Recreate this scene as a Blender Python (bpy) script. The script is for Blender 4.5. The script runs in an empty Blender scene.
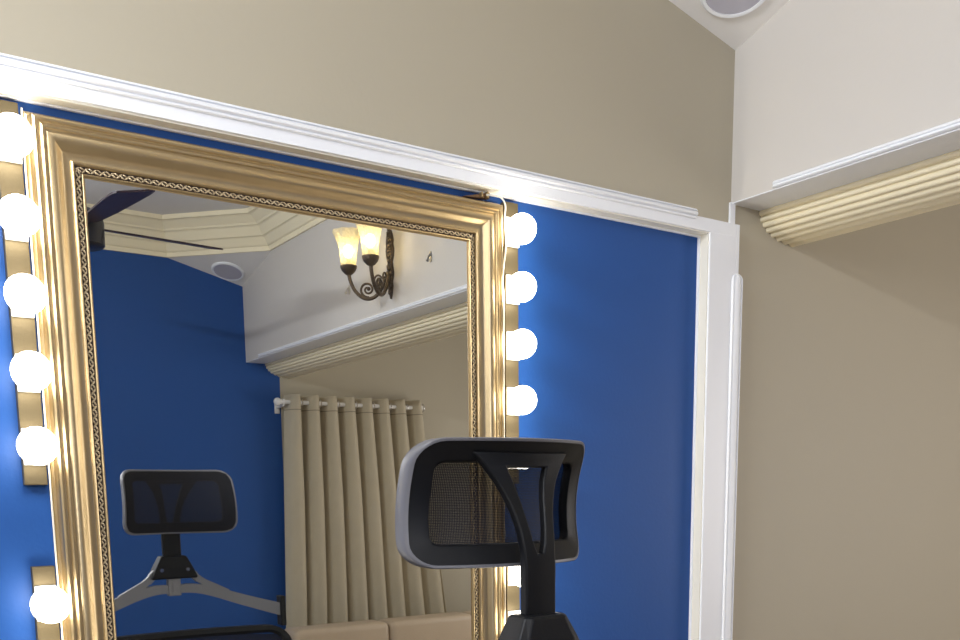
import bpy, bmesh, math, random
from mathutils import Vector, Matrix
random.seed(4)
PI = math.pi
sc = bpy.context.scene
COL = sc.collection
YM = -0.013                    # plane of the looking glass (room is at y < 0, mirror wall at y = 0)
XB = 1.920                     # room face of the beam over the alcove
YF = 2*YM - 3.296              # far wall
XL = -0.90                     # left wall
XE = 4.20                      # end of the alcove
def vy(v): return 2*YM - v     # depth measured behind the glass -> real y

# ------------------------------------------------------------------ helpers
def bm_new(): return bmesh.new()
def link(name, bm, mat=None, parent=None, smooth=False, loc=None, mats=None):
    me = bpy.data.meshes.new(name)
    bmesh.ops.recalc_face_normals(bm, faces=bm.faces[:])
    bm.to_mesh(me); bm.free()
    o = bpy.data.objects.new(name, me); COL.objects.link(o)
    for m in (mats or [mat]):
        me.materials.append(m)
    if smooth:
        for p in me.polygons: p.use_smooth = True
        try: me.set_sharp_from_angle(angle=math.radians(smooth if smooth is not True else 40))
        except Exception: pass
    if loc: o.location = loc
    if parent: o.parent = parent
    return o
def empty(name, loc=(0,0,0), rz=0):
    o = bpy.data.objects.new(name, None); COL.objects.link(o)
    o.location = loc; o.rotation_euler = (0,0,rz); o.empty_display_size = .05
    return o
def tag(o, label, cat, group=None, kind=None):
    o['label'] = label; o['category'] = cat
    if group: o['group'] = group
    if kind: o['kind'] = kind
    return o
def struct(o): o['kind'] = 'structure'; return o
def box(bm, x0, x1, y0, y1, z0, z1, bev=0, mi=0):
    v = [bm.verts.new(p) for p in ((x0,y0,z0),(x1,y0,z0),(x1,y1,z0),(x0,y1,z0),(x0,y0,z1),(x1,y0,z1),(x1,y1,z1),(x0,y1,z1))]
    fs = [bm.faces.new([v[i] for i in q]) for q in ((0,3,2,1),(4,5,6,7),(0,1,5,4),(1,2,6,5),(2,3,7,6),(3,0,4,7))]
    for f in fs: f.material_index = mi
    if bev:
        es = list({e for f in fs for e in f.edges})
        bmesh.ops.bevel(bm, geom=es, offset=bev, segments=2, affect='EDGES', profile=.6)
def loft(bm, rings, closed_ring=True, cap=False, closed_loft=False):
    """rings: list of lists of points"""
    vr = [[bm.verts.new(p) for p in r] for r in rings]
    n = len(vr[0]); m = len(vr)
    for i in range(m if closed_loft else m-1):
        a, b = vr[i], vr[(i+1) % m]
        for j in range(n if closed_ring else n-1):
            k = (j+1) % n
            try: bm.faces.new((a[j], a[k], b[k], b[j]))
            except ValueError: pass
    if cap:
        bm.faces.new(vr[0]); bm.faces.new(vr[-1])
    return vr
def lathe(bm, prof, cx=0, cy=0, cz=0, n=24, axis='Z', mod=None):
    rings = []
    for r, h in prof:
        ring = []
        for k in range(n):
            a = 2*PI*k/n
            rr = r*(mod(a, h) if mod else 1)
            c, s = rr*math.cos(a), rr*math.sin(a)
            ring.append({'Z': (cx+c, cy+s, cz+h), 'Y': (cx+c, cy+h, cz+s), 'X': (cx+h, cy+c, cz+s)}[axis])
        rings.append(ring)
    loft(bm, rings, True, prof[0][0] > 1e-4 and prof[-1][0] > 1e-4 and mod is None)
    bmesh.ops.remove_doubles(bm, verts=bm.verts[:], dist=1e-6)
def tube(bm, pts, r, n=10, cap=True):
    pts = [Vector(p) for p in pts]
    rr = r if isinstance(r, (list, tuple)) else [r]*len(pts)
    rings = []; up = None
    for i, p in enumerate(pts):
        t = (pts[min(i+1, len(pts)-1)] - pts[max(i-1, 0)]).normalized()
        if up is None:
            up = t.orthogonal().normalized()
        up = (up - t*up.dot(t)).normalized()
        s = t.cross(up)
        rings.append([p + (up*math.cos(2*PI*k/n) + s*math.sin(2*PI*k/n))*rr[i] for k in range(n)])
    loft(bm, rings, True, cap)
def spline(ctrl, n=8):
    c = [Vector(p) for p in ctrl]; c = [2*c[0]-c[1]] + c + [2*c[-1]-c[-2]]
    out = []
    for i in range(1, len(c)-2):
        for k in range(n):
            t = k/n
            a, b, d, e = c[i-1], c[i], c[i+1], c[i+2]
            out.append(.5*((2*b) + (-a+d)*t + (2*a-5*b+4*d-e)*t*t + (-a+3*b-3*d+e)*t**3))
    out.append(c[-2]); return out
def prism(bm, poly, d0, d1, axis):
    """poly in the two other axes (order x,y,z minus axis)"""
    def P(a, b, d):
        return {'X': (d,a,b), 'Y': (a,d,b), 'Z': (a,b,d)}[axis]
    r0 = [bm.verts.new(P(a,b,d0)) for a,b in poly]; r1 = [bm.verts.new(P(a,b,d1)) for a,b in poly]
    n = len(poly)
    for j in range(n):
        bm.faces.new((r0[j], r0[(j+1)%n], r1[(j+1)%n], r1[j]))
    bm.faces.new(r0); bm.faces.new(r1)
def ico(bm, c, r, sub=2, sx=1, sy=1, sz=1, rot=None):
    g = bmesh.ops.create_icosphere(bm, subdivisions=sub, radius=r)
    M = Matrix.Translation(c) @ (rot.to_4x4() if rot else Matrix()) @ Matrix.Diagonal((sx,sy,sz,1))
    bmesh.ops.transform(bm, matrix=M, verts=g['verts'])

# ------------------------------------------------------------------ materials
def mat(name, col, rough=.5, metal=0, bump=0, bscale=40, var=0, vscale=6, spec=.5, coat=0, sheen=0):
    m = bpy.data.materials.new(name); m.use_nodes = True
    nt = m.node_tree; b = nt.nodes['Principled BSDF']
    b.inputs['Base Color'].default_value = (*col, 1); b.inputs['Roughness'].default_value = rough
    b.inputs['Metallic'].default_value = metal; b.inputs['Specular IOR Level'].default_value = spec
    b.inputs['Coat Weight'].default_value = coat
    b.inputs['Sheen Weight'].default_value = sheen
    if bump or var:
        tc = nt.nodes.new('ShaderNodeTexCoord')
    if bump:
        n = nt.nodes.new('ShaderNodeTexNoise'); n.inputs['Scale'].default_value = bscale; n.inputs['Detail'].default_value = 4
        nt.links.new(tc.outputs['Object'], n.inputs['Vector'])
        bp = nt.nodes.new('ShaderNodeBump'); bp.inputs['Strength'].default_value = bump; bp.inputs['Distance'].default_value = .01
        nt.links.new(n.outputs['Fac'], bp.inputs['Height']); nt.links.new(bp.outputs['Normal'], b.inputs['Normal'])
    if var:
        n = nt.nodes.new('ShaderNodeTexNoise'); n.inputs['Scale'].default_value = vscale; n.inputs['Detail'].default_value = 3
        nt.links.new(tc.outputs['Object'], n.inputs['Vector'])
        mx = nt.nodes.new('ShaderNodeMix'); mx.data_type = 'RGBA'
        mx.inputs[6].default_value = (*[c*(1-var) for c in col], 1); mx.inputs[7].default_value = (*[min(1, c*(1+var)) for c in col], 1)
        nt.links.new(n.outputs['Fac'], mx.inputs[0]); nt.links.new(mx.outputs[2], b.inputs['Base Color'])
    return m
def emit(name, col, s):
    m = bpy.data.materials.new(name); m.use_nodes = True
    nt = m.node_tree; nt.nodes.remove(nt.nodes['Principled BSDF'])
    e = nt.nodes.new('ShaderNodeEmission'); e.inputs[0].default_value = (*col, 1); e.inputs[1].default_value = s
    nt.links.new(e.outputs[0], nt.nodes['Material Output'].inputs[0]); return m

M_taupe = mat('taupe_paint', (.455,.41,.315), .6, bump=.03, bscale=90, var=.02, vscale=2)
M_white = mat('white_paint', (.62,.59,.555), .55, bump=.03, bscale=90, var=.015, vscale=2)
M_ceil  = mat('ceiling_paint', (.84,.82,.79), .6, bump=.02, bscale=90)
M_blue  = mat('blue_paint', (.013,.075,.29), .5, bump=.04, bscale=120, var=.03, vscale=3, spec=.3)
M_gloss = mat('white_gloss_trim', (.88,.90,.94), .35, bump=.02, bscale=60)
M_cream = mat('cream_moulding', (.92,.83,.60), .45, bump=.02, bscale=60)
M_creamedge = mat('cream_reveal', (.86,.83,.73), .5)
M_gold  = mat('champagne_gold', (.60,.465,.265), .36, .95, bump=.05, bscale=150, var=.06, vscale=30)
M_dkgold = mat('antique_gold', (.62,.50,.32), .4, .6, bump=.2, bscale=220, var=.3, vscale=160)
M_crevice = mat('dark_crevice', (.05,.03,.02), .6, .2, var=.4, vscale=90)
M_brass = mat('brushed_brass', (.14,.11,.06), .5, .6, bump=.05, bscale=200)
M_plastic = mat('black_plastic', (.005,.0055,.007), .45, bump=.03, bscale=300, spec=.22)
M_plasticgrey = mat('grey_plastic', (.19,.19,.205), .42)
M_rim_lit = mat('plastic_rim_lit_edge', (.13,.13,.145), .4)  # edge highlight of the headrest painted in as a lighter grey
M_foam = mat('black_fabric', (.02,.02,.024), .9, bump=.2, bscale=300)
M_chrome = mat('chrome', (.75,.75,.78), .15, 1)
M_bronze = mat('antique_bronze', (.12,.09,.065), .35, .75, bump=.3, bscale=200, var=.3, vscale=60)
M_fan = mat('dark_brown_fan', (.035,.016,.03), .35, 0, var=.2, vscale=15)
M_fanhub = mat('dark_fan_metal', (.03,.03,.042), .35, .4)
M_rod = mat('white_rod', (.82,.81,.8), .25)
M_curtain = mat('khaki_curtain', (.50,.44,.325), .85, bump=.25, bscale=350, var=.05, vscale=20, sheen=.15)
M_sofa = mat('beige_leather', (.50,.40,.29), .45, bump=.12, bscale=180, var=.04, vscale=8)
M_floor = mat('floor_tile', (.42,.36,.29), .4, var=.08, vscale=8)
M_cable = mat('white_cable', (.72,.70,.62), .45)
M_socket = mat('white_socket', (.85,.83,.78), .4)
M_lamp = mat('downlight_face', (.50,.49,.56), .5)
M_bulb = emit('bulb_glow', (1,.93,.80), 17)
M_sbulb = emit('sconce_bulb_glow', (1,.80,.42), 30)

def mirror_mat():
    m = bpy.data.materials.new('mirror_glass'); m.use_nodes = True
    nt = m.node_tree; b = nt.nodes['Principled BSDF']
    b.inputs['Base Color'].default_value = (.76,.77,.75,1); b.inputs['Metallic'].default_value = 1; b.inputs['Roughness'].default_value = 0
    # thin film of dust with sparse specks
    tc = nt.nodes.new('ShaderNodeTexCoord')
    v = nt.nodes.new('ShaderNodeTexVoronoi'); v.inputs['Scale'].default_value = 38
    nt.links.new(tc.outputs['Object'], v.inputs['Vector'])
    lt = nt.nodes.new('ShaderNodeMath'); lt.operation = 'LESS_THAN'; lt.inputs[1].default_value = .03
    nt.links.new(v.outputs['Distance'], lt.inputs[0])
    n = nt.nodes.new('ShaderNodeTexNoise'); n.inputs['Scale'].default_value = 9
    nt.links.new(tc.outputs['Object'], n.inputs['Vector'])
    g = nt.nodes.new('ShaderNodeMath'); g.operation = 'GREATER_THAN'; g.inputs[1].default_value = .54
    nt.links.new(n.outputs['Fac'], g.inputs[0])
    mu = nt.nodes.new('ShaderNodeMath'); mu.operation = 'MULTIPLY'
    nt.links.new(lt.outputs[0], mu.inputs[0]); nt.links.new(g.outputs[0], mu.inputs[1])
    ma = nt.nodes.new('ShaderNodeMath'); ma.operation = 'MULTIPLY_ADD'; ma.inputs[1].default_value = .10; ma.inputs[2].default_value = .004
    nt.links.new(mu.outputs[0], ma.inputs[0])
    d = nt.nodes.new('ShaderNodeBsdfDiffuse'); d.inputs[0].default_value = (.8,.8,.78,1)
    mx = nt.nodes.new('ShaderNodeMixShader')
    nt.links.new(ma.outputs[0], mx.inputs[0]); nt.links.new(b.outputs[0], mx.inputs[1]); nt.links.new(d.outputs[0], mx.inputs[2])
    nt.links.new(mx.outputs[0], nt.nodes['Material Output'].inputs[0]); return m
M_mirror = mirror_mat()

def mesh_mat(name, pitch, openness):
    """woven see-through office chair mesh"""
    m = bpy.data.materials.new(name); m.use_nodes = True
    nt = m.node_tree; b = nt.nodes['Principled BSDF']
    b.inputs['Base Color'].default_value = (.006,.006,.010,1); b.inputs['Specular IOR Level'].default_value = .2; b.inputs['Roughness'].default_value = .6
    tc = nt.nodes.new('ShaderNodeTexCoord'); sp = nt.nodes.new('ShaderNodeSeparateXYZ')
    nt.links.new(tc.outputs['Object'], sp.inputs[0])
    outs = []
    for ax in ('X','Z'):
        a = nt.nodes.new('ShaderNodeMath'); a.operation = 'MULTIPLY'; a.inputs[1].default_value = 2*PI/pitch
        s = nt.nodes.new('ShaderNodeMath'); s.operation = 'SINE'
        nt.links.new(sp.outputs[ax], a.inputs[0]); nt.links.new(a.outputs[0], s.inputs[0]); outs.append(s)
    mn = nt.nodes.new('ShaderNodeMath'); mn.operation = 'MINIMUM'
    nt.links.new(outs[0].outputs[0], mn.inputs[0]); nt.links.new(outs[1].outputs[0], mn.inputs[1])
    g = nt.nodes.new('ShaderNodeMath'); g.operation = 'GREATER_THAN'; g.inputs[1].default_value = -.15
    nt.links.new(mn.outputs[0], g.inputs[0])
    mu = nt.nodes.new('ShaderNodeMath'); mu.operation = 'MULTIPLY'; mu.inputs[1].default_value = openness
    nt.links.new(g.outputs[0], mu.inputs[0])
    t = nt.nodes.new('ShaderNodeBsdfTransparent'); mx = nt.nodes.new('ShaderNodeMixShader')
    nt.links.new(mu.outputs[0], mx.inputs[0]); nt.links.new(b.outputs[0], mx.inputs[1]); nt.links.new(t.outputs[0], mx.inputs[2])
    nt.links.new(mx.outputs[0], nt.nodes['Material Output'].inputs[0]); return m
M_mesh = mesh_mat('headrest_mesh_weave', .0020, .30)
M_bmesh = mesh_mat('backrest_mesh_weave', .003, .45)

def shade_mat():
    m = bpy.data.materials.new('frosted_shade_glass'); m.use_nodes = True
    nt = m.node_tree; b = nt.nodes['Principled BSDF']
    b.inputs['Base Color'].default_value = (.95,.88,.66,1); b.inputs['Roughness'].default_value = .25
    tr = nt.nodes.new('ShaderNodeBsdfTranslucent'); tr.inputs[0].default_value = (1,.90,.62,1)
    tp = nt.nodes.new('ShaderNodeBsdfTransparent'); tp.inputs[0].default_value = (1,.96,.86,1)
    a = nt.nodes.new('ShaderNodeMixShader'); a.inputs[0].default_value = .45
    c = nt.nodes.new('ShaderNodeMixShader'); c.inputs[0].default_value = .22
    tc = nt.nodes.new('ShaderNodeTexCoord'); n = nt.nodes.new('ShaderNodeTexVoronoi'); n.inputs['Scale'].default_value = 110
    bp = nt.nodes.new('ShaderNodeBump'); bp.inputs['Strength'].default_value = .8; bp.inputs['Distance'].default_value = .004
    nt.links.new(tc.outputs['Object'], n.inputs['Vector']); nt.links.new(n.outputs['Distance'], bp.inputs['Height'])
    nt.links.new(bp.outputs[0], b.inputs['Normal']); nt.links.new(bp.outputs[0], tr.inputs['Normal'])
    nt.links.new(b.outputs[0], a.inputs[1]); nt.links.new(tr.outputs[0], a.inputs[2])
    nt.links.new(a.outputs[0], c.inputs[1]); nt.links.new(tp.outputs[0], c.inputs[2])
    nt.links.new(c.outputs[0], nt.nodes['Material Output'].inputs[0]); return m
M_shade = shade_mat()

# ------------------------------------------------------------------ room shell
ZC = 2.645; ZO = 2.480                       # flat ceiling, lower edge of the cornice
XP, ZP = 1.811, 1.911                        # right and top edge of the blue panel
bm = bm_new()
def quad(bm, pts, mi=0):
    f = bm.faces.new([bm.verts.new(p) for p in pts]); f.material_index = mi
box(bm, XL-.1, XP+.05, 0, .1, 0, ZP+.02, mi=1)
box(bm, XL-.1, XP+.05, 0, .1, ZP+.02, 2.8)
box(bm, XP+.05, XE+.1, 0, .1, 0, 2.8)
struct(link('wall_front', bm, mats=[M_taupe, M_blue]))
bm = bm_new()
box(bm, XL-.1, 2.105, YF-.1, YF, 0, 2.8, mi=1)
box(bm, 2.105, XE+.1, YF-.1, YF, 0, 2.8)
struct(link('wall_back', bm, mats=[M_taupe, M_blue]))
bm = bm_new(); box(bm, XL-.1, XL, YF, 0, 0, 2.8); struct(link('wall_left', bm, M_white))
bm = bm_new(); box(bm, XE, XE+.1, YF, 0, 0, 2.8); struct(link('wall_alcove', bm, M_taupe))
bm = bm_new(); box(bm, XL-.1, XE+.1, YF-.1, .1, -.08, 0); struct(link('floor', bm, M_floor))
# beam over the alcove opening
bm = bm_new()
box(bm, XB, 2.04, YF, 0, 2.001, 2.8)
struct(link('wall_right', bm, M_white))
bm = bm_new(); box(bm, 2.04, XE, YF, 0, 2.42, 2.8); struct(link('ceiling_alcove', bm, M_ceil))
# octagonal raised ceiling: corner panels sloping down to the room corners + flat ceiling
near_c = (XB, 0, 2.349); far_c = (XB, YF, 2.383)
octo = [(1.366,0), (XB,-.42), (XB,vy(2.897)), (1.537,YF), (XL+.42,YF), (XL,YF+.42), (XL,-.42), (XL+.50,0)]
bm = bm_new()
quad(bm, [(-1.1,.1,ZC), (2.1,.1,ZC), (2.1,YF-.1,ZC), (-1.1,YF-.1,ZC)])
quad(bm, [(-1.1,.1,ZC+.1), (2.1,.1,ZC+.1), (2.1,YF-.1,ZC+.1), (-1.1,YF-.1,ZC+.1)])
struct(link('ceiling', bm, M_ceil))
for nm, a, c, b in (('near_right', octo[0], near_c, octo[1]), ('far_right', octo[2], far_c, octo[3]),
                    ('far_left', octo[4], (XL,YF,2.37), octo[5]), ('near_left', octo[6], (XL,0,2.36), octo[7])):
    bm = bm_new()
    A, B, C = Vector((*a,ZO)), Vector((*b,ZO)), Vector(c)
    n = Vector((0,0,.03))
    lo = [bm.verts.new(p) for p in (A,B,C)]; hi = [bm.verts.new(p+n) for p in (A,B,C)]
    bm.faces.new(lo); bm.faces.new(hi)
    for i in range(3): bm.faces.new((lo[i], lo[(i+1)%3], hi[(i+1)%3], hi[i]))
    struct(link('ceiling_corner_'+nm, bm, M_ceil))
# cornice around the octagon
prof = [(-.03,0),(.010,0),(.013,.020),(.020,.024),(.024,.030),(.038,.056),(.042,.060),(.050,.062),(.054,.070),(.068,.098),(.073,.103),(.080,.105),(.084,.113),(.112,.140),(.118,.144),(.128,.146),(.132,.165),(-.03,.165)]
bm = bm_new(); rings = []
N = len(octo)
for i in range(N):
    p = Vector(octo[i]); q0 = Vector(octo[i-1]); q1 = Vector(octo[(i+1)%N])
    d0 = (p-q0).normalized(); d1 = (q1-p).normalized()
    n0 = Vector((d0.y,-d0.x)); n1 = Vector((d1.y,-d1.x))      # inward for this winding
    cen = Vector((.5,-1.7))
    if (cen-p).dot(n0) < 0: n0 = -n0
    if (cen-p).dot(n1) < 0: n1 = -n1
    mdir = (n0+n1).normalized(); k = 1/mdir.dot(n0)
    rings.append([(p.x+mdir.x*k*o, p.y+mdir.y*k*o, ZO+u) for o,u in prof])
loft(bm, rings, True, False, True)
struct(link('trim_5', bm, M_cream))
# fluted pelmet under the beam
bm = bm_new()
poly = []
c0 = Vector((2.032,2.001)); c1 = Vector((2.175,1.935)); NF = 8
def pel(t):       # quarter-round bulging towards the room and the floor
    a = t*PI/2
    return Vector((c1.x - (c1.x-c0.x)*math.cos(a)**.9 if math.cos(a) > 1e-6 else c1.x, c0.y - (c0.y-c1.y)*math.sin(a)**.9))
base = [pel(i/(NF*8)) for i in range(NF*8+1)]
for i, p in enumerate(base):
    a = base[max(i-1,0)]; b = base[min(i+1,len(base)-1)]
    t = (b-a).normalized(); n = Vector((t.y,-t.x))
    if n.dot(Vector((-1,-1))) < 0: n = -n
    poly.append(tuple(p + n*(.0075*abs(math.sin(PI*i/8))**.7)))
poly += [(2.185,1.94),(2.185,2.30),(2.032,2.30)]
prism(bm, poly, YF, 0, 'Y')
struct(link('trim_4', bm, M_cream, smooth=50))
# moulding along the bottom of the beam
bm = bm_new()
pr = [(0,2.0010),(-.006,2.0012),(-.010,2.0035),(-.010,2.0060),(-.0045,2.0075),(-.0045,2.0095),(-.009,2.0110),(-.009,2.0150),(-.005,2.0180),(0,2.0185)]
rr = []
for y, s in ((-.128,.15),(-.129,.6),(-.134,1),(YF+.192,1),(YF+.187,.6),(YF+.186,.15)):
    rr.append([(XB+o*s, y, 2.010+(z-2.010)*(.6+.4*s)) for o,z in pr])
loft(bm, rr, False)
for r in (0,-1):
    bm.verts.ensure_lookup_table()
struct(link('trim_6', bm, M_gloss))
bm = bm_new(); box(bm, XB, 2.034, YF, 0, 1.9985, 2.001)
struct(link('trim_9', bm, M_gloss))
bm = bm_new()
# casing round the blue panel: flat board
YT = -.036
def lboard(bm, y0, y1, xin, zin, xout, ztop):
    pass
box(bm, XL, 1.902, YT, 0, ZP, 1.941, bev=.0015)
box(bm, XP, 1.902, YT, 0, 0, ZP+.001, bev=.0015)
box(bm, 1.902, 1.914, YT, 0, 0, 1.941, bev=.001); box(bm, 1.913, 1.930, -.006, 0, 0, 2.001)
struct(link('trim_1', bm, M_gloss))
bm = bm_new()           # thin cream bead inside the casing
box(bm, XL, XP, -.031, 0, ZP-.003, ZP)
box(bm, XP-.003, XP, -.031, 0, 0, ZP-.003)
struct(link('trim_7', bm, M_creamedge))
bm = bm_new()           # slim white bead against the blue
box(bm, XL, XP-.003, -.008, 0, ZP-.0065, ZP-.003, bev=.001)
box(bm, XP-.0065, XP-.003, -.008, 0, 0, ZP-.0065, bev=.001)
struct(link('trim_8', bm, M_gloss))
# applied mouldings with rounded ends
def mould_profile(w):
    # (across, out)
    return [(-w/2,0),(-w/2,.005),(-w/2+.001,.0065),(-w/2+.0035,.0070),(-w/2+.0040,.0040),(-w/2+.0055,.0040),(-w/2+.0062,.0065),(-w*.12,.0105),(w*.10,.0110),(w/2-.0062,.0075),(w/2-.0055,.0045),(w/2-.0042,.0045),(w/2-.0038,.0085),(w/2-.0012,.0085),(w/2,.006),(w/2,0)]
def moulding(name, p0, along, across, length, w, round_start, round_end):
    bm = bm_new(); rings = []
    al, ac, out = Vector(along), Vector(across), Vector((0,-1,0))
    st = []
    if round_start: st += [(w*.5*(1-math.cos(t*PI/10)), math.sin(t*PI/10)) for t in range(0,6)]
    else: st += [(0,1)]
    if round_end: st += [(length-w*.5*(1-math.cos(t*PI/10)), math.sin(t*PI/10)) for t in range(5,-1,-1)]
    else: st += [(length,1)]
    for s, k in st:
        k = max(k,.05)
        rings.append([Vector(p0)+al*s+ac*(a*k)+out*(o*(.35+.65*k)) for a,o in mould_profile(w)])
    loft(bm, rings, False)
    o = link(name, bm, M_gloss, smooth=35); struct(o); return o
moulding('trim_2', (XL, YT+.001, 1.943), (1,0,0), (0,0,1), 1.763-XL, .0215, False, True)
moulding('trim_3', (1.9065, YT+.001, 0.02), (0,0,1), (1,0,0), 1.806, .034, False, True)

# ------------------------------------------------------------------ gold framed mirror
FX0, FX1, FZ0, FZ1 = .3195, 1.2005, .36, 1.878
mir = empty('wall_mirror', (.76, 0, FZ0))
tag(mir, 'large gold framed mirror hanging on the blue panel', 'mirror')
def rel(bm, o): bmesh.ops.translate(bm, vec=-Vector(o), verts=bm.verts[:])
def frame_sweep(bm, prof):
    """prof: (inset from front outer edge, protrusion)"""
    cs = [(FX0,FZ0,1,1),(FX1,FZ0,-1,1),(FX1,FZ1,-1,-1),(FX0,FZ1,1,-1)]
    loft(bm, [[(x+sx*s, -p, z+sz*s) for s,p in prof] for x,z,sx,sz in cs], False, False, True)
bm = bm_new()
frame_sweep(bm, [(-.011,.001),(-.012,.008),(-.009,.012),(-.005,.015),(-.003,.022),(-.003,.030),(-.001,.034),(.002,.0355),(.005,.0345),(.0062,.032),(.0075,.032),(.009,.0345),(.012,.0365),(.015,.0355),(.0165,.032),(.0185,.0315),(.021,.033),(.0235,.0335),(.028,.0325),(.033,.0285),(.038,.024),(.043,.021),(.0485,.0195),(.0525,.0195),(.0535,.0225),(.0555,.0235),(.0575,.0225),(.0585,.0185),(.0585,.010)])
link('frame', bm, M_gold, mir, smooth=28, loc=None)
bm = bm_new()
frame_sweep(bm, [(.0583,.010),(.0583,.0170),(.0688,.0160),(.0688,.010)])
def ornament(bm, x, z, horiz, sx, flip):
    a = .55 if flip else -.55
    rot = Matrix.Rotation(a if horiz else a+PI/2, 3, 'Y')
    ico(bm, (x, -.0175, z), .0030, 1, 1.35, .65, .55, rot)
t0 = .0635
step = .0066
k = 0; x = FX0+t0
while x < FX1-t0:
    for z in (FZ1-t0, FZ0+t0):
        ornament(bm, x, z+.0018, True, 1, k%2); ornament(bm, x+step*.4, z-.0018, True, 1, (k+1)%2)
    x += step; k += 1
z = FZ0+t0; k = 0
while z < FZ1-t0:
    for x in (FX0+t0, FX1-t0):
        ornament(bm, x+.0018, z, False, 1, k%2); ornament(bm, x-.0018, z+step*.4, False, 1, (k+1)%2)
    z += step; k += 1
o = link('ornament_band', bm, mats=[M_dkgold, M_crevice], parent=mir, smooth=True)
for p in o.data.polygons[:8+0]: p.material_index = 1
for p in o.data.polygons[:12]: p.material_index = 1; o['label'] = 'antique gold beaded leaf band'
bm = bm_new()
frame_sweep(bm, [(.0685,.010),(.0685,.0150),(.0693,.0185),(.0705,.0190),(.0717,.0180),(.0725,.0135),(.0745,.0130),(.0745,.010)])
link('inner_lip', bm, M_gold, mir, smooth=30)
bm = bm_new()
x0,x1,z0,z1 = FX0+.071,FX1-.071,FZ0+.071,FZ1-.071
box(bm, x0, x1, YM, -.004, z0, z1)
link('glass', bm, M_mirror, mir)
for c in mir.children:
    c.location = -Vector(mir.location)

# ------------------------------------------------------------------ vanity light bars
BARS = 'gold vanity light bars beside the mirror'
bar_p = None
def make_bar():
    r = empty('vanity_light_bar')
    bm = bm_new(); box(bm, -.0172, .0172, -.016, 0, -.288, .288, bev=.0012)
    link('bar', bm, M_brass, r)
    for k in range(5):
        z = .228 - .114*k
        bm = bm_new()
        pr = [(0,.030)]
        pr = [(.03*math.sin(a), -.03*math.cos(a)) for a in [PI*i/14 for i in range(0,13)]]   # globe, neck on the +y side
        lathe(bm, pr, 0, 0, 0, 24, 'Y')
        b = link('bulb', bm, M_bulb, r, smooth=60, loc=(0,-.052,z))
        bm = bm_new(); lathe(bm, [(.0150,.022),(.0158,.026),(.0158,.034)], 0,0,0,20,'Y'); box(bm, -.0165,.0165, .031,.0362, -.029,.029, bev=.0015)
        link('socket', bm, M_socket, b, smooth=40)
    return r
def dup(root):
    r = root.copy(); COL.objects.link(r)
    for ch in list(root.children):
        c = ch.copy(); COL.objects.link(c); c.parent = r
        for g in list(ch.children):
            d = g.copy(); COL.objects.link(d); d.parent = c
    return r
bar0 = make_bar()
for i, (x, zc, lab) in enumerate(((.2860, 1.609, 'upper gold bar of lit globe bulbs left of the mirror'),
                                  (.2865, .902, 'lower gold bar of lit globe bulbs left of the mirror'),
                                  (1.2365, 1.607, 'upper gold bar of lit globe bulbs right of the mirror'),
                                  (1.2365, .900, 'lower gold bar of lit bulbs right of the mirror, behind the headrest post'))):
    r = bar0 if i == 0 else dup(bar0)
    r.location = (x, 0, zc); tag(r, lab, 'light', BARS)

# white cable looping from the top corner of the frame down behind the right light bar
bm = bm_new()
tube(bm, spline([(1.168,-.024,1.897),(1.186,-.030,1.8965),(1.200,-.033,1.893),(1.208,-.034,1.880),(1.207,-.033,1.860),(1.209,-.031,1.835),(1.213,-.028,1.805),(1.211,-.025,1.775),(1.208,-.022,1.735),(1.2125,-.02,1.70),(1.2125,-.018,1.62),(1.2125,-.017,1.45),(1.2125,-.016,1.0)], 8), .0018, 8)
tag(link('cable', bm, M_cable, smooth=True), 'thin white cable hanging between the mirror frame and right light bar', 'cable')
bm = bm_new()
tube(bm, spline([(.309,-.010,1.893),(.3075,-.012,1.80),(.3078,-.012,1.6),(.3075,-.012,1.3),(.3078,-.012,1.0)], 6), .0016, 8)
tag(link('cable', bm, M_cable, smooth=True), 'thin pale cable running down between mirror frame and left light bar', 'cable')
# small hanging wedge on top of the frame
hk = empty('hanging_bracket', (1.165, 0, 1.8905)); tag(hk, 'small brown hanging bracket on the top right corner of the mirror frame', 'bracket')
bm = bm_new(); prism(bm, [(-.045,.0),(.018,.004),(.018,.0145),(.008,.013)], -.014, -.004, 'Y'); link('wedge', bm, mat('brown_wood',(.16,.09,.045),.5,var=.2,vscale=60), hk)
bm = bm_new(); box(bm, .006, .009, -.024, -.014, .002, .014); box(bm, -.008, -.005, -.024, -.014, .002, .011); link('clip', bm, M_gold, hk)

# ------------------------------------------------------------------ ceiling fan
FY = vy(2.0)
fan = empty('ceiling_fan', (.842, FY, 2.178)); tag(fan, 'dark four-bladed ceiling fan hanging from the raised ceiling, seen in the mirror', 'fan')
bm = bm_new(); lathe(bm, [(.001,-.006),(.066,-.004),(.074,.003),(.076,.080),(.070,.105),(.045,.122),(.02,.130)], n=32); link('motor_housing', bm, M_fanhub, fan, smooth=40)
bm = bm_new(); tube(bm, [(0,0,.10),(0,0,.44)], .013, 14); link('downrod', bm, M_fanhub, fan, smooth=60)
bm = bm_new(); lathe(bm, [(.014,.40),(.045,.43),(.06,.475),(.06,.484)], n=28); link('canopy', bm, M_fanhub, fan, smooth=50)
def blade_bm(a):
    bm = bm_new(); R = Matrix.Rotation(a, 4, 'Z'); rings = []
    for r, w in ((.05,.030),(.10,.040),(.20,.056),(.33,.066),(.45,.073),(.495,.070),(.505,.060)):
        t = math.radians(-13)
        rings.append([R @ Vector((r, s*w*math.cos(t), .062 + s*w*math.sin(t) + h)) for s,h in ((-1,0),(1,0),(1,.006),(-1,.006))])
    loft(bm, rings, True, True); return bm
for k in range(4):
    link('blade', blade_bm(math.radians(-6 + 90*k)), M_fan, fan)

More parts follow.
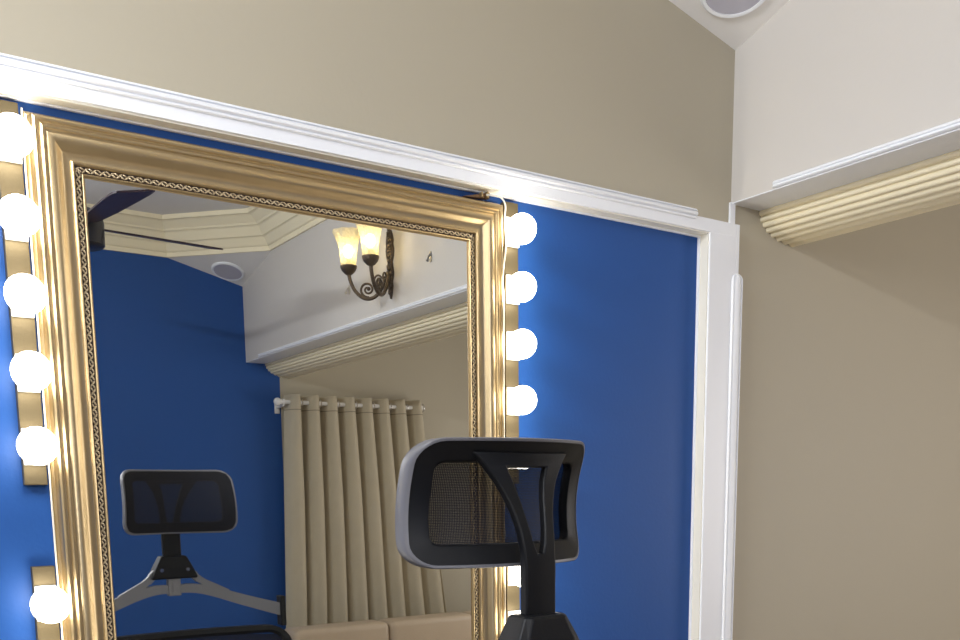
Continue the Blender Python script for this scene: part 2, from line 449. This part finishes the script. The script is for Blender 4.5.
# ------------------------------------------------------------------ recessed ceiling lamps
def downlight(name, pos, normal, label):
    e = empty(name, pos); e.rotation_euler = Vector(normal).to_track_quat('Z','Y').to_euler()
    bm = bm_new(); lathe(bm, [(.082,.0),(.082,.005),(.077,.010),(.070,.009),(.070,.0)], n=48); link('rim', bm, M_gloss, e, smooth=40)
    bm = bm_new(); lathe(bm, [(.0005,.0075),(.0695,.0075),(.0695,.001)], n=48); link('diffuser', bm, M_lamp, e, smooth=40)
    tag(e, label, 'ceiling light', 'round recessed ceiling lamps')
def pnormal(a,b,c):
    n = (Vector(b)-Vector(a)).cross(Vector(c)-Vector(a)).normalized()
    return n if n.z < 0 else -n
nn = pnormal((*octo[0],ZO), near_c, (*octo[1],ZO)); nf = pnormal((*octo[2],ZO), far_c, (*octo[3],ZO))
downlight('ceiling_light', Vector((1.792,-.112,2.415)), nn, 'round unlit ceiling lamp overhead above the wall corner')
downlight('ceiling_light', Vector((1.812,vy(3.205),2.4325)), nf, 'round unlit ceiling lamp seen in the mirror near the far corner')

# ------------------------------------------------------------------ wall sconce on the beam
scn = empty('wall_sconce', (XB, vy(1.708), 2.155)); tag(scn, 'bronze two-arm wall sconce with lit tulip glass shades on the beam', 'wall lamp')
bm = bm_new()
outline = [(0,-.098),(.008,-.075),(.013,-.050),(.009,-.038),(.018,-.018),(.022,0),(.016,.022),(.013,.040),(.024,.060),(.027,.085),(.021,.105),(.024,.118),(.017,.140),(.008,.158),(0,.172)]
pl = [(y,z) for y,z in outline] + [(-y,z) for y,z in outline[-2:0:-1]]
prism(bm, pl, -.010, 0, 'X')
for z, r in ((-.075,.008),(-.055,.011),(-.03,.010),(-.008,.016),(.018,.012),(.045,.010),(.065,.014),(.082,.012),(.10,.013),(.12,.010),(.142,.009),(.16,.006)):
    ico(bm, (-.011,0,z), r, 2, .8, 1, 1.1)
    for s in (-1,1): ico(bm, (-.010, s*r*1.1, z+.006), r*.55, 1, .8, .8, 1.5)
link('back_plate', bm, M_bronze, scn, smooth=True)
for s in (-1, 1):
    dy = s*.091
    def A(u, z): return Vector((-.008 - .132*u, dy*u, z))
    bm = bm_new()
    tube(bm, spline([A(.05,.0),A(.16,-.045),A(.36,-.088),A(.62,-.096),A(.85,-.068),A(.97,-.028),A(1,.002)], 8), [.0074]*49, 10)
    sp = []
    for k in range(40):
        a = -PI*.55 + k*.27; r = .030*(1-k/46)
        sp.append(A(.55 + r*math.cos(a)/.16, -.062 + r*math.sin(a)))
    tube(bm, sp, [.0050 - .00004*k for k in range(40)], 8)
    ico(bm, sp[-1], .008, 2)
    sp = [A(.30 + (.018*(1-k/34))*math.cos(PI*.9-k*.27)/.16, -.030 + (.024*(1-k/34))*math.sin(PI*.9-k*.27)) for k in range(30)]
    tube(bm, sp, .0038, 8)
    arm = link('arm', bm, M_bronze, scn, smooth=60)
    c = A(1,0)
    bm = bm_new(); lathe(bm, [(.008,-.008),(.016,-.003),(.027,.008),(.032,.019),(.033,.027),(.029,.028),(.016,.020),(.008,.018)], c.x,c.y,c.z,24)
    tube(bm, [c+Vector((0,0,.018)), c+Vector((0,0,.052))], .0095, 14)
    link('cup', bm, M_bronze, arm, smooth=40)
    bm = bm_new()
    prf = [(.028,.024),(.0305,.034),(.031,.048),(.033,.070),(.037,.095),(.043,.120),(.051,.140),(.059,.155)]
    def mod(a, h): return 1 + (.012 + .05*max(0,(h-.10)/.055))*math.cos(8*a)
    lathe(bm, prf, c.x, c.y, c.z, 64, 'Z', mod)
    sh = link('glass_shade', bm, M_shade, arm, smooth=True)
    bm = bm_new(); ico(bm, c+Vector((0,0,.082)), .019, 3, 1, 1, 1.35)
    link('bulb', bm, M_sbulb, arm, smooth=True)

# little metal picture hooks left on the beam
def hook(v, z, m, label):
    e = empty('wall_hook', (XB, vy(v), z)); tag(e, label, 'hook')
    bm = bm_new(); prism(bm, [(-.006,-.018),(.006,-.018),(.007,.004),(.003,.020),(-.004,.018),(-.007,.002)], -.003, 0, 'X'); link('hook_plate', bm, m, e)
    bm = bm_new(); tube(bm, spline([(-.003,0,.010),(-.012,0,-.002),(-.014,0,-.016),(-.020,0,-.012)],4), .0035, 8); link('prong', bm, m, e, smooth=True)
hook(1.413, 2.156, mat('dull_steel',(.30,.29,.28),.4,.8), 'dull steel picture hook on the beam right of the sconce in the mirror')
hook(2.077, 2.155, mat('painted_hook',(.62,.58,.52),.5), 'pale painted hook on the beam under the left sconce shade in the mirror')

# ------------------------------------------------------------------ curtain, rod, sofa in the alcove
YC = vy(3.206)
rod = empty('curtain_rod', (2.06, YC, 1.795)); tag(rod, 'white curtain rod with a round finial on the far alcove wall', 'curtain rod')
bm = bm_new(); tube(bm, [(.0,0,0),(.86,0,0)], .0115, 16); link('pole', bm, M_rod, rod, smooth=60)
for x in (-.010,.868):
    bm = bm_new(); ico(bm, (x,0,0), .021, 3); tube(bm, [(x+(.012 if x<0 else -.012),0,0),(x+(.024 if x<0 else -.024),0,0)], .014, 16); link('finial', bm, M_rod, rod, smooth=60)
for x in (.022,.845):
    bm = bm_new(); tube(bm, [(x,-.0,-.016),(x,-.03,-.020),(x,YF-YC+.004,-.022)], .007, 10); box(bm, x-.014,x+.014, YF-YC, YF-YC+.005, -.055,.012, bev=.002); lathe(bm,[(.013,-.006),(.0165,-.006),(.0165,.006),(.013,.006)],x,0,0,20,'X'); link('rod_bracket', bm, M_rod, rod, smooth=60)
cur = empty('curtain', (2.09, YC, 0)); tag(cur, 'khaki eyelet curtain hanging in folds from the white rod', 'curtain')
bm = bm_new()
NX, NZ = 200, 44; ZT, ZB = 1.835, .06
folds = 8.0
rows = []
rnd = [random.uniform(-.35,.35) for _ in range(12)]
def cpt(i, j):
    u = i/NX; t = j/NZ; z = ZT + (ZB-ZT)*t
    low = max(0, (1.835-z)/1.2)
    x = .016 + .860*u + low*(-.050*(1-u) + .135*u)
    k = folds*u
    ph = rnd[int(k)%12]*(1-k%1) + rnd[(int(k)+1)%12]*(k%1)
    w = 2*PI*(k-.4) + .55*low*ph*3
    amp = .046 - .012*min(1,low)
    cw = math.cos(w); y = amp*math.copysign(abs(cw)**.75, cw) + .010*low*math.sin(2*w+1.3*ph)
    xx = x + (.003+.0105*min(1,low*2.2))*math.sin(w) + .008*low*math.sin(5*u+3*t)
    return (xx, -y if False else y, z)
vs = [[bm.verts.new(cpt(i,j)) for i in range(NX+1)] for j in range(NZ+1)]
for j in range(NZ):
    for i in range(NX):
        bm.faces.new((vs[j][i],vs[j][i+1],vs[j+1][i+1],vs[j+1][i]))
o = link('cloth', bm, M_curtain, cur, smooth=True)
sol = o.modifiers.new('thickness','SOLIDIFY'); sol.thickness = .0025; sol.offset = 0
bm = bm_new()
rows = [[Vector(cpt(i,0)) for i in range(NX+1)], None]
hem = []
for zz in (-.078,-.082):
    hem.append([bm.verts.new((cpt(i,2)[0], cpt(i,2)[1]+.0022, ZT+zz)) for i in range(NX+1)])
for i in range(NX): bm.faces.new((hem[0][i],hem[0][i+1],hem[1][i+1],hem[1][i]))
o = link('heading_stitch', bm, mat('curtain_seam',(.24,.21,.15),.9), cur); sol = o.modifiers.new('t','SOLIDIFY'); sol.thickness=.0012
for k in range(16):
    u = (k+.5)/16
    p = cpt(int(u*NX), 2)
    bm = bm_new()
    pts = [(p[0], .021*math.cos(a)*1.0, 1.795+.021*math.sin(a)) for a in [2*PI*q/20 for q in range(21)]]
    tube(bm, pts, .003, 8); link('eyelet', bm, M_chrome, cur, smooth=True)

sofa = empty('sofa', (2.62, vy(3.0), 0)); tag(sofa, 'beige padded sofa in the alcove in front of the curtain', 'sofa')
def cushion(name, x0, x1, y0, y1, z0, z1, r):
    bm = bm_new(); box(bm, x0,x1,y0,y1,z0,z1)
    bmesh.ops.bevel(bm, geom=bm.edges[:], offset=r, segments=5, affect='EDGES', profile=.55)
    return link(name, bm, M_sofa, sofa, smooth=50)
def sofa_part(): pass
# local: +y is into the room
cushion('base', -.70,.98, -.03,.72, .06,.24, .02)
for x0,x1 in ((-.68,-.128),(-.122,.43),(.436,.96)):
    cushion('backrest', x0,x1, -.02,.17, .26,.612, .035)
    cushion('seat_cushion', x0,x1, .165,.73, .24,.40, .04)
for x0,x1 in ((-.80,-.69),(.97,1.08)):
    cushion('armrest', x0,x1, -.03,.72, .06,.50, .03)
for x in (-.74,1.02):
    for y in (.02,.66):
        bm = bm_new(); tube(bm, [(x,y,0),(x,y,.07)], .02, 12); link('leg', bm, M_plastic, sofa, smooth=60)

# ------------------------------------------------------------------ office chair
CX, CY = .719, -.70
ch = empty('office_chair', (CX, CY-.10, 0)); tag(ch, 'black mesh office chair with headrest facing the mirror', 'chair')
OY = .10                      # local y of the headrest centre
HZ = 1.2875
HA, HB, HR = .1360, .0785, .030
def surf(x, z):               # headrest curvature: ends wrap forward, top and bottom roll back
    return OY - .020 + .050*(x/HA)**2 - .020*((z-HZ)/HB)**2 - .12*(z-HZ)
def outline(d, n=7):
    a, b, r = HA-d, HB-d, max(HR-d*.8, .012)
    pts = []
    for cx, cz, a0 in ((a-r,b-r,0),(-a+r,b-r,PI/2),(-a+r,-b+r,PI),(a-r,-b+r,3*PI/2)):
        for k in range(n+1):
            t = a0 + PI/2*k/n
            pts.append((cx+r*math.cos(t), cz+r*math.sin(t)))
    # subdivide straight runs so the frame can bend
    out = []
    for i,(x,z) in enumerate(pts):
        x2,z2 = pts[(i+1)%len(pts)]
        out.append((x,z))
        L = math.hypot(x2-x, z2-z)
        if L > .03:
            m = 12
            for q in range(1,m): out.append((x+(x2-x)*q/m, z+(z2-z)*q/m))
    return out
def hloop(d, t):
    return [(x*(1.0-.02*(z/HB)), surf(x, HZ+z)+t, HZ+z) for x,z in outline(d)]
bm = bm_new()
loft(bm, [hloop(d,t) for d,t in ((.003,.0125),(.0010,.0115),(0,.009),(0,-.010),(.0012,-.0130),(.004,-.0138),(.0045,-.0125),(.0045,.0118))], True, False, True)
o = link('headrest_rim', bm, M_rim_lit, ch, smooth=50); o['label'] = 'outer rim of the headrest, lit edge painted lighter grey'
bm = bm_new()
loft(bm, [hloop(d,t) for d,t in ((.004,.0115),(.004,-.0128),(.012,-.0115),(.025,-.0085),(.0275,-.0075),(.0285,-.005),(.0285,.004),(.027,.0105),(.014,.0115),(.005,.012))], True, False, True)
link('headrest_frame', bm, M_plastic, ch, smooth=50)
bm = bm_new()
nx, nz = 28, 14; grid = []
a, b = HA-.004, HB-.004
for i in range(nx+1):
    row = []
    for j in range(nz+1):
        u = -1+2*i/nx; v = -1+2*j/nz
        # square to squircle so that corners stay inside the frame
        x = a*u*(1-.055*v**4); z = b*v*(1-.09*u**6)
        row.append(bm.verts.new((x*(1.0-.02*(z/HB)), surf(x, HZ+z)+.0125, HZ+z)))
    grid.append(row)
for i in range(nx):
    for j in range(nz): bm.faces.new((grid[i][j],grid[i+1][j],grid[i+1][j+1],grid[i][j+1]))
o = link('headrest_mesh', bm, M_mesh, ch, smooth=True); o['label'] = 'see-through black mesh panel of the headrest'
# Y-shaped bracket and post behind the headrest
def lerp(tab, z):
    tab = sorted(tab)
    if z <= tab[0][0]: return tab[0][1]
    for (z0,v0),(z1,v1) in zip(tab, tab[1:]):
        if z <= z1: return v0+(v1-v0)*(z-z0)/(z1-z0)
    return tab[-1][1]
HWT = [(1.14,.023),(1.20,.023),(1.225,.0235),(1.255,.026),(1.280,.031),(1.300,.0385),(1.315,.046),(1.330,.0565),(1.340,.064),(1.3495,.072)]
IHT = [(1.226,.004),(1.236,.0075),(1.260,.0125),(1.290,.0175),(1.315,.0235),(1.331,.030)]
def by(z):
    t = max(0, min(1, (1.345-z)/.13)); t = t*t*(3-2*t)
    return OY - .046 - .027*t
zs = [1.140,1.165,1.19,1.21,1.226,1.236,1.248,1.26,1.275,1.29,1.303,1.315,1.324,1.331,1.340,1.3495]
bm = bm_new(); lv = []
for z in zs:
    hw = lerp(HWT, z); ih = lerp(IHT, z) if 1.2255 <= z <= 1.3315 else hw*.3
    th = .012 if z > 1.22 else .014
    y = by(z)
    wrap = lambda x: .040*(x/HA)**2 - .000
    lv.append([[bm.verts.new((x, y+wrap(x)+dy, z)) for x in (-hw,-ih,ih,hw)] for dy in (-th/2, th/2)])
for k in range(len(zs)-1):
    hole = zs[k] >= 1.2255 and zs[k+1] <= 1.3315
    for i in range(3):
        if hole and i == 1: continue
        for s in (0,1):
            A_, B_ = lv[k][s], lv[k+1][s]
            bm.faces.new((A_[i],A_[i+1],B_[i+1],B_[i]))
    for i in (0,3):
        bm.faces.new((lv[k][0][i],lv[k][1][i],lv[k+1][1][i],lv[k+1][0][i]))
    if hole:
        for i in (1,2): bm.faces.new((lv[k][0][i],lv[k][1][i],lv[k+1][1][i],lv[k+1][0][i]))
for kk in (0, len(zs)-1):
    for i in range(3): bm.faces.new((lv[kk][0][i],lv[kk][0][i+1],lv[kk][1][i+1],lv[kk][1][i]))
for zz in (1.226,1.331):
    kk = zs.index(zz); bm.faces.new((lv[kk][0][1],lv[kk][0][2],lv[kk][1][2],lv[kk][1][1]))
bmesh.ops.recalc_face_normals(bm, faces=bm.faces[:])
br = link('headrest_bracket', bm, M_plastic, ch, smooth=40)
bv = br.modifiers.new('bevel','BEVEL'); bv.width = .0022; bv.segments = 2; bv.limit_method='ANGLE'; bv.angle_limit = math.radians(50)
# lugs joining the bracket to the frame
for x in (-.045,.045):
    bm = bm_new(); box(bm, x-.012,x+.012, OY-.044, OY-.030, HZ+.045, HZ+.060, bev=.002); link('bracket_lug', bm, M_plastic, ch)
# connector housing on top of the back
PY = OY - .071
bm = bm_new()
def plate_ring(z, hw, y0, y1): return [(-hw,y0,z),(-hw*.75,y0-.008,z),(hw*.75,y0-.008,z),(hw,y0,z),(hw,y1,z),(-hw,y1,z)]
loft(bm, [plate_ring(1.152,.030,PY-.013,PY+.016), plate_ring(1.149,.033,PY-.016,PY+.018), plate_ring(1.122,.047,PY-.022,PY+.020), plate_ring(1.098,.058,PY-.024,PY+.020), plate_ring(1.094,.056,PY-.020,PY+.018)], True, True)
pln = link('connector_plate', bm, M_plasticgrey, ch)
pln.data.materials[0] = M_plastic
bv = pln.modifiers.new('bevel','BEVEL'); bv.width=.003; bv.segments=2; bv.limit_method='ANGLE'
for x in (-.033,.033):
    for y in (PY+.0205, PY-.0275):
        bm = bm_new(); lathe(bm, [(.0005,-.002),(.0045,-.002),(.0055,0),(.0045,.002),(.0005,.002)], x, y, 1.117, 16, 'Y'); link('bolt', bm, M_chrome, pln, smooth=40)
bm = bm_new(); box(bm, -.016,.016, PY-.010,PY+.012, 1.05,1.10, bev=.003); box(bm,-.006,.006,PY+.0118,PY+.014,1.062,1.09); link('post', bm, M_plasticgrey, ch)
# forked yoke bars from the housing to the corners of the backrest
def flat_bar(bm, pts, hs, th):
    rings = []
    for (x,y,z),h in zip(pts,hs): rings.append([(x,y-th,z-h),(x,y+th,z-h),(x,y+th,z+h),(x,y-th,z+h)])
    loft(bm, rings, True, True)
for s in (-1,1):
    bm = bm_new()
    low = spline([(0,PY,1.067),(s*.05,PY,1.066),(s*.105,PY+.004,1.053),(s*.18,PY+.016,1.027),(s*.268,PY+.040,.999)], 6)
    flat_bar(bm, low, [.010+.007*i/(len(low)-1) for i in range(len(low))], .008)
    up = spline([(s*.040,PY,1.113),(s*.056,PY,1.098),(s*.078,PY+.002,1.080),(s*.105,PY+.004,1.066),(s*.14,PY+.008,1.048)], 6)
    flat_bar(bm, up, [.013]*8+[.010]*(len(up)-8), .0075)
    link('yoke_arm', bm, M_plasticgrey, ch, smooth=35)
    bm = bm_new(); box(bm, s*.272-.007, s*.272+.007, PY+.024,PY+.056, .955,1.035, bev=.003); link('corner_post', bm, M_plastic, ch)
# backrest frame + mesh
def back_y(x, z): return OY - .050 + .055*(x/.29)**2 - .05*((z-.66)/.30)**2*.6 + .02
def bout(d, n=6):
    a0, b0, r = .288-d, .245-d, max(.06-d,.02); pts=[]
    for cx,cz,t0 in ((a0-r,b0-r,0),(-a0+r,b0-r,PI/2),(-a0+r,-b0+r,PI),(a0-r,-b0+r,3*PI/2)):
        for k in range(n+1):
            t=t0+PI/2*k/n; pts.append((cx+r*math.cos(t),cz+r*math.sin(t)))
    out=[]
    for i,(x,z) in enumerate(pts):
        x2,z2=pts[(i+1)%len(pts)]; out.append((x,z))
        if math.hypot(x2-x,z2-z)>.06:
            for q in range(1,14): out.append((x+(x2-x)*q/14, z+(z2-z)*q/14))
    return out
ZBK = .715
def bl(d,t): return [(x*(1-.10*(.245-z)/.49), back_y(x,ZBK+z)+t, ZBK+z) for x,z in bout(d)]
bm = bm_new(); loft(bm, [bl(0,.008),bl(0,-.012),bl(.006,-.016),bl(.018,-.012),bl(.020,.006),bl(.012,.012)], True, False, True); link('backrest_frame', bm, M_plastic, ch, smooth=50)
bm = bm_new(); g=[]
for i in range(31):
    row=[]
    for j in range(25):
        u=-1+2*i/30; v=-1+2*j/24
        z=.228*v*(1-.035*u*u); x=.271*u*(1-.035*v*v)*(1-.10*(.245-z)/.49)
        row.append(bm.verts.new((x,back_y(x,ZBK+z)+.003,ZBK+z)))
    g.append(row)
for i in range(30):
    for j in range(24): bm.faces.new((g[i][j],g[i+1][j],g[i+1][j+1],g[i][j+1]))
link('backrest_mesh', bm, M_bmesh, ch, smooth=True)
bm = bm_new(); tube(bm, spline([(0,OY-.06,.54),(0,OY-.06,.50),(0,OY-.04,.45),(0,OY+.02,.40),(0,OY+.17,.395)],6), .02, 12); link('spine', bm, M_plastic, ch, smooth=60)
bm = bm_new(); box(bm, -.245,.245, OY-.005,OY+.445, .42,.49); bmesh.ops.bevel(bm, geom=bm.edges[:], offset=.03, segments=4, affect='EDGES'); link('seat', bm, M_foam, ch, smooth=50)
for s in (-1,1):
    bm = bm_new(); tube(bm, spline([(s*.20,OY+.18,.42),(s*.285,OY+.17,.44),(s*.29,OY+.16,.55),(s*.29,OY+.15,.63)],5), .014, 10); box(bm, s*.29-.04,s*.29+.04, OY+.03,OY+.28,.63,.655, bev=.01); link('armrest', bm, M_plastic, ch, smooth=50)
bm = bm_new(); tube(bm, [(0,OY+.20,.10),(0,OY+.20,.42)], .025, 16); link('gas_lift', bm, M_chrome, ch, smooth=60)
for k in range(5):
    a = 2*PI*k/5+.3; dx,dy = math.cos(a), math.sin(a); c=(0,OY+.20)
    bm = bm_new(); tube(bm, [(c[0],c[1],.115),(c[0]+.15*dx,c[1]+.15*dy,.10),(c[0]+.30*dx,c[1]+.30*dy,.075)], [.03,.024,.017], 10)
    leg = link('leg', bm, M_plastic, ch, smooth=60)
    bm = bm_new()
    for q in (-.016,.016):
        x,y = c[0]+.30*dx-q*dy, c[1]+.30*dy+q*dx
        rings=[]
        ax=Vector((-dy,dx,0)); rd=Vector((dx,dy,0))
        for w in (-.010,.010): rings.append([Vector((x,y,.030))+ax*w+(rd*math.cos(2*PI*m/18)+Vector((0,0,1))*math.sin(2*PI*m/18))*.028 for m in range(18)])
        loft(bm, rings, True, True)
    link('caster', bm, M_plastic, leg, smooth=40)

# ------------------------------------------------------------------ light
def area(name, loc, target, sx, sy, power, col):
    l = bpy.data.lights.new(name,'AREA'); l.shape='RECTANGLE'; l.size=sx; l.size_y=sy; l.energy=power; l.color=col
    o = bpy.data.objects.new(name,l); COL.objects.link(o); o.location=loc
    o.rotation_euler=(Vector(target)-Vector(loc)).to_track_quat('-Z','Y').to_euler(); return o
area('tube_light', (XL+.04,-.95,2.42), (2.0,-.95,1.7), 1.1, .05, 35, (.90,.94,1.0))
area('far_wall_fill', (-.15,YF+.02,1.95), (-.15,0,1.45), 1.3, .9, 33, (.97,.97,1.0))  # added soft fill on the far wall, no window there
area('alcove_fill', (XE-.03,-1.75,1.35), (2.4,-1.75,1.35), 1.3, 1.3, 27, (1.0,.95,.93))  # unseen fill added to brighten the alcove walls and curtain
w = bpy.data.worlds.new('room'); sc.world = w; w.use_nodes = True
w.node_tree.nodes['Background'].inputs[0].default_value = (.6,.6,.62,1); w.node_tree.nodes['Background'].inputs[1].default_value = .2

# ------------------------------------------------------------------ camera
R = ((0.8257931, -0.0948215, 0.5559448), (-0.5638664, -0.1196291, 0.8171558), (-0.0109768, -0.9882802, -0.1522555))
cam = bpy.data.cameras.new('camera'); co = bpy.data.objects.new('camera', cam); COL.objects.link(co)
cam.sensor_fit = 'HORIZONTAL'; cam.sensor_width = 36; cam.lens = 36*952.17/960; cam.shift_x = 0; cam.shift_y = 320/960
cam.clip_start = .02
m = Matrix(((R[0][0],-R[0][1],-R[0][2],0),(R[1][0],-R[1][1],-R[1][2],-1.7),(R[2][0],-R[2][1],-R[2][2],1.3),(0,0,0,1)))
co.matrix_world = m
sc.camera = co
sc.view_settings.view_transform = 'Standard'; sc.view_settings.look = 'None'
sc.view_settings.exposure = 0; sc.view_settings.gamma = 1; sc.view_settings.use_curve_mapping = False
